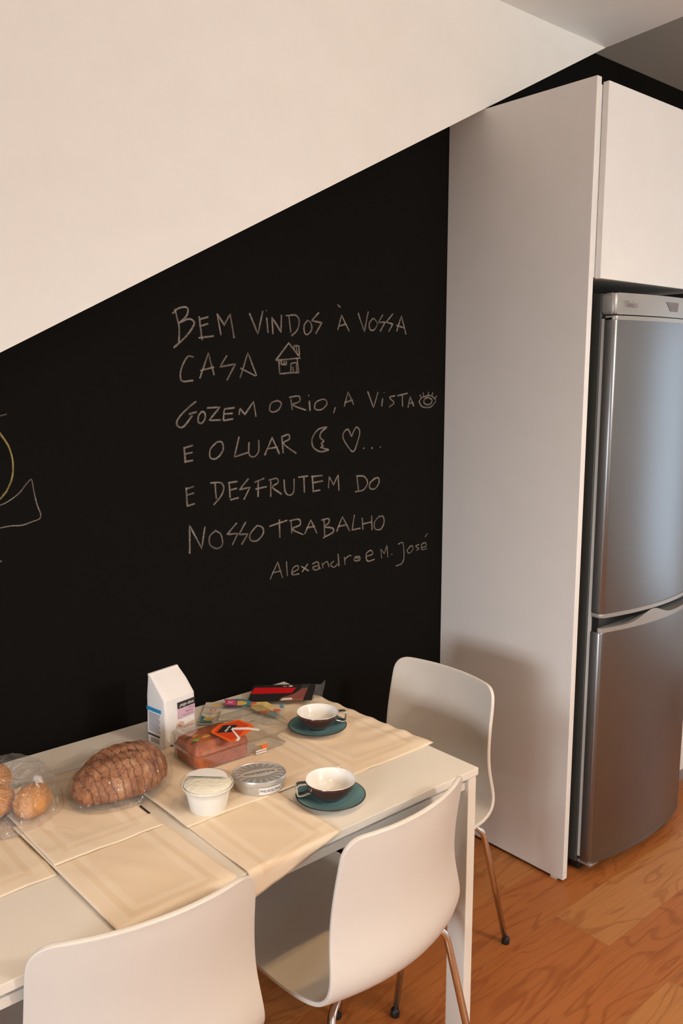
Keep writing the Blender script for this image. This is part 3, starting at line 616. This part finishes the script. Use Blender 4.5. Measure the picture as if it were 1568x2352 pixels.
bm = nb(); box(bm, (-.0455, .0215, .174), (.0435, .0288, .1812), 0.001); obj('folded_top', bm, M['paper'], pk)
def front(name, x0, x1, z0, z1, m, lift=0.0): return obj(name, bx((x0, -.0402 - lift, z0), (x1, -.0372, z1)), m, pk)
def side(name, y0, y1, z0, z1, m, lift=0.0): return obj(name, bx((-.0493 - lift, y0, z0), (-.0470, y1, z1)), m, pk)
FM = lambda x, z, lift=0.0: Matrix.Translation((x, -.0404 - lift, z)) @ RX
front('brand_panel', -.010, .0425, .096, .1115, M['ink_black'])
text_mesh('brand_lettering', 'pingo doce', .0115, M['ink_white'], pk, FM(.0165, .1040), shear=0.3, sx=0.84)
front('pink_panel', -.010, .0425, .070, .0958, M['ink_pink'])
text_mesh('product_lettering', 'Usos', .0085, M['ink_violet'], pk, FM(.030, .0910))
text_mesh('product_lettering', 'Massas', .0085, M['ink_violet'], pk, FM(.024, .0835))
text_mesh('product_lettering', 'PARA BOLOS', .0045, M['ink_violet'], pk, FM(.021, .0755), sx=1.2)
# rolling pin picture
def fpoly(name, pts, m, lift):
    bm = nb(); a = [bm.verts.new((x, -.0404 - lift, z)) for x, z in pts]; b = [bm.verts.new((x, -.0385, z)) for x, z in pts]
    bm.faces.new(a); bm.faces.new(b[::-1])
    for i in range(len(pts)): bm.faces.new((a[i], a[(i + 1) % len(pts)], b[(i + 1) % len(pts)], b[i]))
    return obj(name, bm, m, pk)
fpoly('rolling_pin_print', [(.004, .060), (.036, .066), (.040, .060), (.040, .050), (.006, .045)], M['ink_white'], .0001)
fpoly('rolling_pin_print', [(.006, .051), (.040, .055), (.040, .046), (.008, .043)], M['ink_tan'], .0002)
fpoly('rolling_pin_print', ell(-.004, .054, .0115, .0085), M['ink_tan'], .0003)
fpoly('rolling_pin_print', ell(-.007, .0525, .0065, .0030, rot=-.4), M['ink_brown'], .0004)
fpoly('bottle_print', [(-.022, .012), (-.0212, .012), (-.0212, .034), (-.022, .034)], M['ink_brown'], .0001)
fpoly('weight_panel', [(-.034, .0), (-.012, .0), (-.018, .012), (-.034, .012)], M['ink_black'], .0)
side('blue_stripe', -.022, .033, .090, .0985, M['ink_blue'])
for i in range(11): side('small_print', -.017 + 0.004 * (i % 3 == 2), .026, .083 - i * .0045, .0848 - i * .0045, M['ink_grey'])
side('barcode_stripe', -.014, .030, .026, .030, M['ink_black'])
for i in range(7): side('barcode_stripe', -.012 + i * .005, -.0095 + i * .005, .009, .021, M['ink_grey'])

# ------------------------------------------------------------------ loaf in its bag
lf = thing('bread_loaf', 'dark crusted domed bread loaf inside a clear plastic bag', 'bread', (-0.682, -0.388, T0 + 0.0100), math.radians(14))
bm = nb(); bmesh.ops.create_uvsphere(bm, u_segments=72, v_segments=40, radius=1)
for v in bm.verts:
    x, y, z = v.co; c = Vector((x, y, z))
    zz = z * 0.070 if z > 0 else z * 0.022
    k = 1 + 0.06 * noise.noise(c * 1.7 + Vector((3, 1, 2)))
    px, py = x * 0.114 * k * (1 - 0.10 * x * 0.5), y * 0.083 * k
    zz *= k * (1 + 0.05 * math.sin(x * 9 + y * 5) * (z > 0.2)) * (1 + 0.13 * x)
    v.co = Vector((px, py, zz + 0.022)) + c * 0.003 * noise.noise(c * 7)
obj('crust', bm, M['loaf'], lf, True)
bg = thing('plastic_bag', 'clear crinkled plastic bag printed with black lettering, holding the loaf', 'bag', (-0.682, -0.388, T0 + 0.0100), math.radians(14))
def puff(rx, ry, rz_, zc, seed, amp, useg=90, vseg=50, flat_=0.0005, skirt=0.0):
    bm = nb(); bmesh.ops.create_uvsphere(bm, u_segments=useg, v_segments=vseg, radius=1)
    for v in bm.verts:
        c = v.co.copy(); n_ = noise.noise(c * 2.3 + Vector((seed, 0, 0))) * 0.6 + (abs(noise.noise(c * 5 + Vector((0, seed, 0)))) - .25) * 0.8 + (abs(noise.noise(c * 11 + Vector((0, 0, seed)))) - .2) * 0.35
        k = 1 + amp * n_
        sk = 1 + skirt * max(0, 0.35 - c.z) ** 2
        v.co = Vector((c.x * rx * k * sk, c.y * ry * k * sk, max(flat_, zc + c.z * rz_ * k)))
    return bm
obj('film', puff(0.120, 0.089, 0.076, 0.024, 2.0, 0.035, skirt=0.16), M['film'], bg, True)
# open end of the bag lying flat towards the wall
bm = nb(); g = []
for j in range(17):
    r = []
    for i in range(21):
        u, v = i / 20, j / 16
        x = -0.10 + 0.205 * u * (0.75 + 0.25 * (1 - v)) - 0.02 * v + 0.07 * v * (u - .3); y = 0.055 + 0.135 * v * (0.80 + 0.40 * u)
        z = 0.003 + (1 - v) ** 2 * 0.035 * math.sin(math.pi * u) + 0.010 * abs(noise.noise(Vector((u * 5 + 2 * v, v * 2, 4.4)))) + 0.006 * v * (abs(math.sin(u * 9 + v * 2)))
        r.append(bm.verts.new((x, y, z)))
    g.append(r)
for j in range(16):
    for i in range(20): bm.faces.new((g[j][i], g[j][i + 1], g[j + 1][i + 1], g[j + 1][i]))
obj('open_end', bm, M['film_flat'], bg, True)
# lettering lying on the film
def on_loaf(c):
    # c.x runs along the print, c.y up the print; world placement on the dome facing the camera side
    X, Y = -0.016 + c.x * 0.86 + c.y * 0.20, -0.034 - c.x * 0.34 + c.y * 0.80
    q = 1 - (X / 0.124) ** 2 - (Y / 0.092) ** 2
    return Vector((X, Y, 0.024 + 0.0790 * math.sqrt(max(0.02, q)) + 0.0030))
text_mesh('bag_lettering', 'Pão de Mafra', 0.0165, M['ink_black'], bg, None, warp=on_loaf)

# ------------------------------------------------------------------ rolls
def roll(label, x, y, rz, s=1.0):
    t = thing('bread_roll', label, 'bread', (x, y, T0 + 0.0075), rz, 'bread rolls in the clear bag')
    bm = nb(); bmesh.ops.create_uvsphere(bm, u_segments=48, v_segments=28, radius=1)
    for v in bm.verts:
        c = v.co.copy(); k = 1 + .05 * noise.noise(c * 1.5 + Vector((x * 30, 0, 0)))
        v.co = Vector((c.x * .050 * s * k, c.y * .0355 * s * k, .031 * s + (c.z * .033 if c.z > 0 else c.z * .029) * s * k - 0.004 * math.exp(-(c.y / .12) ** 2) * (c.z > .3)))
    obj('crust', bm, M['roll'], t, True); return t
roll('golden bread roll at the right of the clear bag, nearest the loaf', -0.872, -0.371, math.radians(50))
roll('golden bread roll cut by the left picture edge, in front in its bag', -0.931, -0.327, math.radians(47))
roll('golden bread roll behind the two front rolls in the clear bag', -0.897, -0.226, math.radians(62), 0.95)
rbg = thing('plastic_bag', 'cloudy clear plastic bag of golden rolls at the left edge of the table', 'bag', (-0.903, -0.312, T0 + 0.0050), math.radians(49))
obj('film', puff(0.112, 0.106, 0.094, 0.018, 7.0, 0.07, skirt=0.25), M['film_rolls'], rbg, True)
def w2b(x, y, z):
    a = -math.radians(49); dx, dy = x + 0.903, y + 0.312
    return Vector((dx * math.cos(a) - dy * math.sin(a), dx * math.sin(a) + dy * math.cos(a), z - T0 - 0.0050))
cs = [w2b(-.845, -.300, .800), w2b(-.831, -.320, .800), w2b(-.840, -.378, .770), w2b(-.850, -.372, .782)]
bm = nb(); g = []
for j in range(7):
    v = j / 6; a_, b_ = cs[0].lerp(cs[3], v), cs[1].lerp(cs[2], v)
    g.append([bm.verts.new(a_.lerp(b_, i / 5) + Vector((0, 0, .003 * math.sin(math.pi * i / 5)))) for i in range(6)])
for j in range(6):
    for i in range(5): bm.faces.new((g[j][i], g[j][i + 1], g[j + 1][i + 1], g[j + 1][i]))
o = obj('paper_label', bm, M['paper_flat'], rbg, True)
o.modifiers.new('t', 'SOLIDIFY').thickness = 0.0004

# ------------------------------------------------------------------ clear hinged box with cake
BX0, BX1, BY0, BY1, BZ = -0.528, -0.252, -0.446, -0.300, T0 + 0.0065
cb = thing('cake_box', 'clear plastic hinged box with orange label, one half empty', 'box', (-0.390, -0.373, BZ), math.radians(-1.5))
hw, hd = (BX1 - BX0) / 2, (BY1 - BY0) / 2
def rrect(hx, hy, r, n=6):
    o = []
    for cx_, cy_, a0 in ((hx - r, hy - r, 0), (-hx + r, hy - r, 90), (-hx + r, -hy + r, 180), (hx - r, -hy + r, 270)):
        for k in range(n + 1):
            a = math.radians(a0 + 90 * k / n); o.append((cx_ + r * math.cos(a), cy_ + r * math.sin(a)))
    return o
def loft(bm, rings, cap0=True, cap1=True, rib=0.0):
    V = []
    for pts, z in rings: V.append([bm.verts.new((x, y, z)) for x, y in pts])
    for a, b in zip(V, V[1:]):
        n = len(a)
        for k in range(n): bm.faces.new((a[k], a[(k + 1) % n], b[(k + 1) % n], b[k]))
    if cap0: bm.faces.new(V[0][::-1])
    if cap1: bm.faces.new(V[-1])
    return bm
def ribbed(hx, hy, r, amp):
    base = rrect(hx, hy, r); o = []
    for i in range(len(base)):
        a = Vector(base[i]); b = Vector(base[(i + 1) % len(base)]); L = (b - a).length; n = max(1, int(L / 0.0022))
        t = (b - a).normalized(); nn = Vector((t.y, -t.x))
        for k in range(n):
            q = a + (b - a) * k / n; o.append(tuple(q + nn * (amp if (k // 2) % 2 == 0 and n > 2 else 0)))
    return o
bm = loft(nb(), [(ribbed(hw - .014, hd - .014, .014, 0), .0002), (ribbed(hw - .011, hd - .011, .016, .0008), .004), (ribbed(hw - .005, hd - .005, .018, .0008), .038), (ribbed(hw - .005, hd - .005, .018, 0), .0395), (ribbed(hw, hd, .02, 0), .040), (ribbed(hw, hd, .02, 0), .0408)], True, False)
obj('tray', bm, M['clear'], cb)
bm = loft(nb(), [(rrect(hw, hd, .02), .0412), (rrect(hw, hd, .02), .0425), (rrect(hw - .005, hd - .005, .018), .0428), (rrect(hw - .008, hd - .008, .018), .060), (rrect(hw - .016, hd - .016, .018), .068), (rrect(hw - .019, hd - .019, .017), .069)], False, True)
o = obj('lid', bm, M['clear'], cb); autosmooth(o, 30)
# orange label: lozenge sleeve on the lid with a torn white flap, and its end on the front
def cbp(name, pts, z, m, th=.0006): return flat(name, pts, z, m, cb, th)
def w2l(o, x, y):
    a = -o.rotation_euler.z; dx, dy = x - o.location.x, y - o.location.y
    return (dx * math.cos(a) - dy * math.sin(a), dx * math.sin(a) + dy * math.cos(a))
PL = lambda *q: [w2l(cb, *p) for p in q]
def ccw(pts):
    a = sum(p[0] * q[1] - q[0] * p[1] for p, q in zip(pts, pts[1:] + pts[:1])); return pts if a > 0 else pts[::-1]
cbp('orange_label', ccw(PL((-.457, -.396), (-.450, -.385), (-.418, -.369), (-.366, -.373), (-.358, -.418), (-.369, -.445), (-.413, -.458), (-.444, -.471), (-.452, -.462))), .0695, M['orange_card'])
cbp('label_face', ccw(PL((-.452, -.400), (-.418, -.375), (-.372, -.379), (-.366, -.418), (-.413, -.451), (-.444, -.463))), .0702, M['orange_deep'], .0003)
cbp('brand_panel', ccw(PL((-.449, -.406), (-.414, -.381), (-.386, -.399), (-.421, -.426))), .0706, M['ink_black'], .0003)
mx = Matrix.Translation((*w2l(cb, -.4175, -.4035), .0710)) @ Matrix.Rotation(math.radians(37), 4, 'Z')
text_mesh('brand_lettering', 'pingo doce', .0095, M['ink_white'], cb, mx, shear=.3, sx=.8)
cbp('torn_flap', ccw(PL((-.414, -.414), (-.406, -.408), (-.377, -.430), (-.362, -.456), (-.368, -.462), (-.384, -.440))), .0712, M['paper_flat'])
cbp('torn_flap', ccw(PL((-.414, -.416), (-.410, -.413), (-.424, -.468), (-.436, -.478), (-.441, -.473), (-.429, -.464))), .0712, M['paper_flat'])
bm = nb()
for i, (z0, z1) in enumerate(((0.003, .006), (.009, .012))): box(bm, (0.028, -hd + .0035, z0), (.058, -hd + .006, z1))
obj('label_end', bm, M['paper_flat'], cb)
obj('label_end', bx((0.044, -hd + .0030, .0125), (.060, -hd + .0050, .021)), M['orange_card'], cb)
cbp('hinge_print', ell(.075, -.02, .018, .010), .0005, M['toast'], .0002)
ck = thing('loaf_cake', 'red brown fruit loaf cake in the left half of the clear box', 'cake', (-0.4430, -0.3745, BZ + 0.0012), math.radians(-1.5))
bm = loft(nb(), [(ribbed(.066, .052, .012, 0), 0), (ribbed(.069, .0555, .014, .0012), .004), (ribbed(.0715, .0580, .016, .0012), .036), (rrect(.0720, .0585, .016, 6), .0372)][:3], True, False)
R3 = [(rrect(.0715, .0580, .016), .036), (rrect(.068, .0545, .018), .046), (rrect(.058, .045, .02), .055), (rrect(.040, .026, .02), .0600), (rrect(.018, .009, .008), .0612)]
V = loft(bm, R3, False, True)
for v in bm.verts: v.co.z += 0.002 * noise.noise(v.co * 45) * (v.co.z > .04)
o = obj('crumb', bm, M['cake'], ck); autosmooth(o, 40)
for fx, fy, s, mm in ((-.044, -.012, .011, 'fruit_green'), (-.036, .006, .010, 'fruit_yellow'), (-.052, .010, .009, 'fruit_dark'), (-.022, -.014, .011, 'fruit_yellow'), (.02, -.03, .010, 'fruit_yellow'), (-.055, -.018, .008, 'fruit_dark'), (.045, .0, .010, 'fruit_green')):
    bm = nb(); bmesh.ops.create_icosphere(bm, subdivisions=2, radius=1)
    zz = .0625 - .0064 * max(abs(fx) / .058, abs(fy) / .045) ** 2
    for v in bm.verts: v.co = Vector((fx + v.co.x * s * 1.3, fy + v.co.y * s * .8, zz - .003 + v.co.z * s * .45))
    obj('fruit_piece', bm, M[mm], ck, True)

# ------------------------------------------------------------------ cream tub
tubt = thing('cream_tub', 'white round tub of cream spread with clear lid', 'tub', (-0.580, -0.576, T0 + 0.0042))
obj('body', lathe(nb(), [(0, .001), (.034, .001), (.036, 0), (.038, .002), (.0445, .035), (.0505, .050), (.0515, .0505), (.053, .052), (.0535, .056), (.0525, .056), (.051, .054), (.048, .050), (.045, .046), (.035, .046), (0, .0455)], 64), M['tub_white'], tubt, True)
bm = lathe(nb(), [(.0500, .0548), (.044, .0590), (.02, .0605), (0, .061)], 48); obj('contents', bm, M['cream'], tubt, True)
bm = lathe(nb(), [(.0545, .0535), (.0565, .0540), (.0585, .058), (.0585, .0605), (.0570, .0612), (.0555, .0595), (.0535, .0625), (.049, .0660), (.0, .0668)], 64); obj('lid', bm, M['clear_lid'], tubt, True)
flat('paper_label', ell(-.002, .004, .044, .042, 24, math.radians(4), math.radians(168), math.radians(-41)), .0672, M['paper_flat'], tubt)

# ------------------------------------------------------------------ silver cream cheese tub
tn = thing('cheese_tub', 'oval silver cream cheese tub with lid lettering upside down', 'tub', (-0.4455, -0.5705, T0 + 0.0042), math.radians(-36))
SX, SY = 1.0, 0.86
obj('body', lathe(nb(), [(0, .0008), (.050, .0008), (.0515, 0), (.053, .0015), (.0560, .024), (.0565, .026)], 72, SX, SY), M['silver'], tn, True)
o = obj('lid', lathe(nb(), [(.0570, .0245), (.0598, .0245), (.0602, .027), (.0600, .0325), (.0590, .0345), (.0572, .0345), (.0560, .0330), (0, .0330)], 72, SX, SY), M['silver'], tn, True); autosmooth(o, 40)
for k in range(20):
    a = 2 * math.pi * k / 20 + .1; r0, r1 = .030 + .004 * (k % 2), .054
    pts = [(r0 * math.cos(a), r0 * .86 * math.sin(a)), (r1 * math.cos(a - .05), r1 * .86 * math.sin(a - .05)), (r1 * math.cos(a + .05), r1 * .86 * math.sin(a + .05))]
    flat('ray_print', pts, .0331, M['silver_light'], tn, .0001)
aa = math.radians(18)
flat('oval_print', ell(0, 0, .043, .0165, 36, rot=aa), .0333, M['ink_tan'], tn, .0001)
flat('oval_print', ell(0, 0, .041, .0150, 36, rot=aa), .0335, M['silver_light'], tn, .0001)
text_mesh('lid_lettering', 'PHILADELPHIA', .0125, M['ink_black'], tn, Matrix.Translation((0, 0, .0338)) @ Matrix.Rotation(aa + math.pi, 4, 'Z'), sx=.86)
def wrap(c, off=.0008, zc=.0125, a0=-62):
    a = math.radians(a0) + c.x / .054; r = .0535 + (c.y + zc) * .12 + off
    return Vector((r * math.cos(a), r * .86 * math.sin(a), zc + c.y))
bm = nb(); g = []
for j in range(3): g.append([bm.verts.new(wrap(Vector((-.026 + .052 * i / 16, -.008 + .008 * j, 0)), .0004)) for i in range(17)])
for j in range(2):
    for i in range(16): bm.faces.new((g[j][i], g[j][i + 1], g[j + 1][i + 1], g[j + 1][i]))
obj('side_label', bm, M['paper_flat'], tn, True)
text_mesh('side_lettering', 'PHILADELPHIA', .0095, M['ink_black'], tn, None, warp=wrap, sx=.78)

# ------------------------------------------------------------------ cheese slices pouch
cp_ = thing('cheese_pouch', 'flat clear pouch with blue, pink and yellow print, behind the cake box', 'packet', (-0.236, -0.200, T0 + 0.0045), math.radians(-40))
bm = nb(); g = []
for j in range(21):
    r = []
    for i in range(29):
        u, v = i / 28 * 2 - 1, j / 20 * 2 - 1
        z = .0008 + .011 * (1 - abs(u) ** 4) * (1 - abs(v) ** 4) + .0022 * noise.noise(Vector((u * 3, v * 3, 1.5))) * (1 - u * u) * (1 - v * v)
        r.append(bm.verts.new((u * .112, v * .078, z)))
    g.append(r)
for j in range(20):
    for i in range(28): bm.faces.new((g[j][i], g[j][i + 1], g[j + 1][i + 1], g[j + 1][i]))
obj('film', bm, M['film'], cp_, True)
obj('backing', bx((-.110, -.076, .0002), (.110, .076, .0007)), M['cheese'], cp_)
PZ = .0138
def pp(name, pts, m, dz=0): return flat(name, pts, PZ + dz, M[m], cp_, .0003)
ring = ell(-.020, .038, .040, .028, 24, math.radians(-60), math.radians(120)); ring2 = ell(-.020, .038, .029, .019, 24, math.radians(120), math.radians(-60))
pp('ring_print', ring + ring2, 'teal_print')
pp('badge_print', ell(-.018, .036, .024, .018), 'purple_print', .0003)
pp('badge_print', ell(-.012, .034, .020, .015), 'yellow_print', .0006)
pp('banner_print', [(-.058, .022), (-.020, .014), (-.018, .030), (-.022, .058), (-.058, .062), (-.050, .040)], 'purple_print', .0009)
pp('banner_print', [(-.055, .025), (-.023, .018), (-.021, .030), (-.025, .054), (-.055, .058), (-.047, .040)], 'pink_print', .0012)
text_mesh('banner_lettering', 'lll', .022, M['ink_white'], cp_, Matrix.Translation((-.038, .037, PZ + .0018)) @ Matrix.Rotation(math.radians(-12), 4, 'Z'))
pp('ribbon_print', [(-.088, .022), (-.062, .018), (-.060, .026), (-.086, .032)], 'yellow_print')
pp('corner_print', [(-.108, -.020), (-.080, -.052), (-.070, -.074), (-.106, -.070)], 'teal_print', -.011)
pp('corner_print', ell(-.085, -.050, .014, .012), 'yellow_print', -.0095)
pp('round_mark', ell(-.078, -.012, .008, .008), 'tomato', -.001)
pp('round_mark', ell(-.078, -.012, .0045, .0045), 'cheese', -.0006)
obj('cheese_slices', bx((-.06, -.060, .0022), (.005, .005, .008), .003), M['cheese'], cp_)
pp('toast_print', [(.022, .048), (.060, .052), (.085, .020), (.080, -.012), (.040, -.018), (.020, .010)], 'toast', -.003)
pp('tomato_print', ell(.020, .040, .014, .010), 'tomato', -.0025)
pp('tomato_print', ell(.060, -.022, .014, .009), 'tomato', -.0025)
pp('tomato_print', ell(.092, -.006, .011, .009), 'tomato', -.0045)
pp('sky_print', ell(.082, -.034, .014, .012), 'skyblue_print', -.005)
pp('sky_print', [(.100, .030), (.108, .030), (.108, .060), (.098, .060)], 'skyblue_print', -.011)

# ------------------------------------------------------------------ ham packet
hp = thing('ham_packet', 'black and red sealed packet of sliced ham at the far table corner', 'packet', (-0.092, -0.186, T0 + 0.0195), math.radians(-45))
hp.rotation_euler = (math.radians(4), math.radians(-3), math.radians(-45))
bm = loft(nb(), [(rrect(.082, .046, .010), -.009), (rrect(.086, .050, .012), .0), (rrect(.092, .056, .014), .0006), (rrect(.092, .056, .014), .0014)], True, True)
o = obj('tray', bm, M['clear'], hp); autosmooth(o, 30)
obj('ham_slices', bx((-.070, -.038, -.007), (.070, .038, -.0012), .004), M['ham'], hp)
hz = .0018
flat('cover_print', [(-.090, -.054), (-.004, -.054), (.0, -.030), (.034, -.006), (.050, .024), (.050, .054), (-.090, .054)], hz, M['ink_black'], hp)
flat('red_band', [(-.091, -.004), (.026, -.004), (.036, .030), (-.084, .036)], hz + .0006, M['red_card'], hp)
flat('end_band', [(.064, -.052), (.088, -.052), (.090, .050), (.072, .054)], hz, M['ink_black'], hp)
flat('logo_mark', ell(.018, .0415, .006, .0035), hz + .0008, M['ink_white'], hp)
text_mesh('cover_lettering', 'oo', .011, M['ink_white'], hp, Matrix.Translation((.002, .042, hz + .0008)))
flat('cover_print', [(.0, -.050), (.034, -.046), (.030, -.034), (.006, -.036)], hz + .0004, M['cheese'], hp)
bm = nb(); g = []
for j in range(5): g.append([bm.verts.new((.088 + .030 * i / 6, -.05 + .025 * j, .001 + .012 * (i / 6) ** 1.5 + .003 * math.sin(j * 2 + i))) for i in range(7)])
for j in range(4):
    for i in range(6): bm.faces.new((g[j][i], g[j][i + 1], g[j + 1][i + 1], g[j + 1][i]))
obj('peel_tab', bm, M['film_flat'], hp, True)
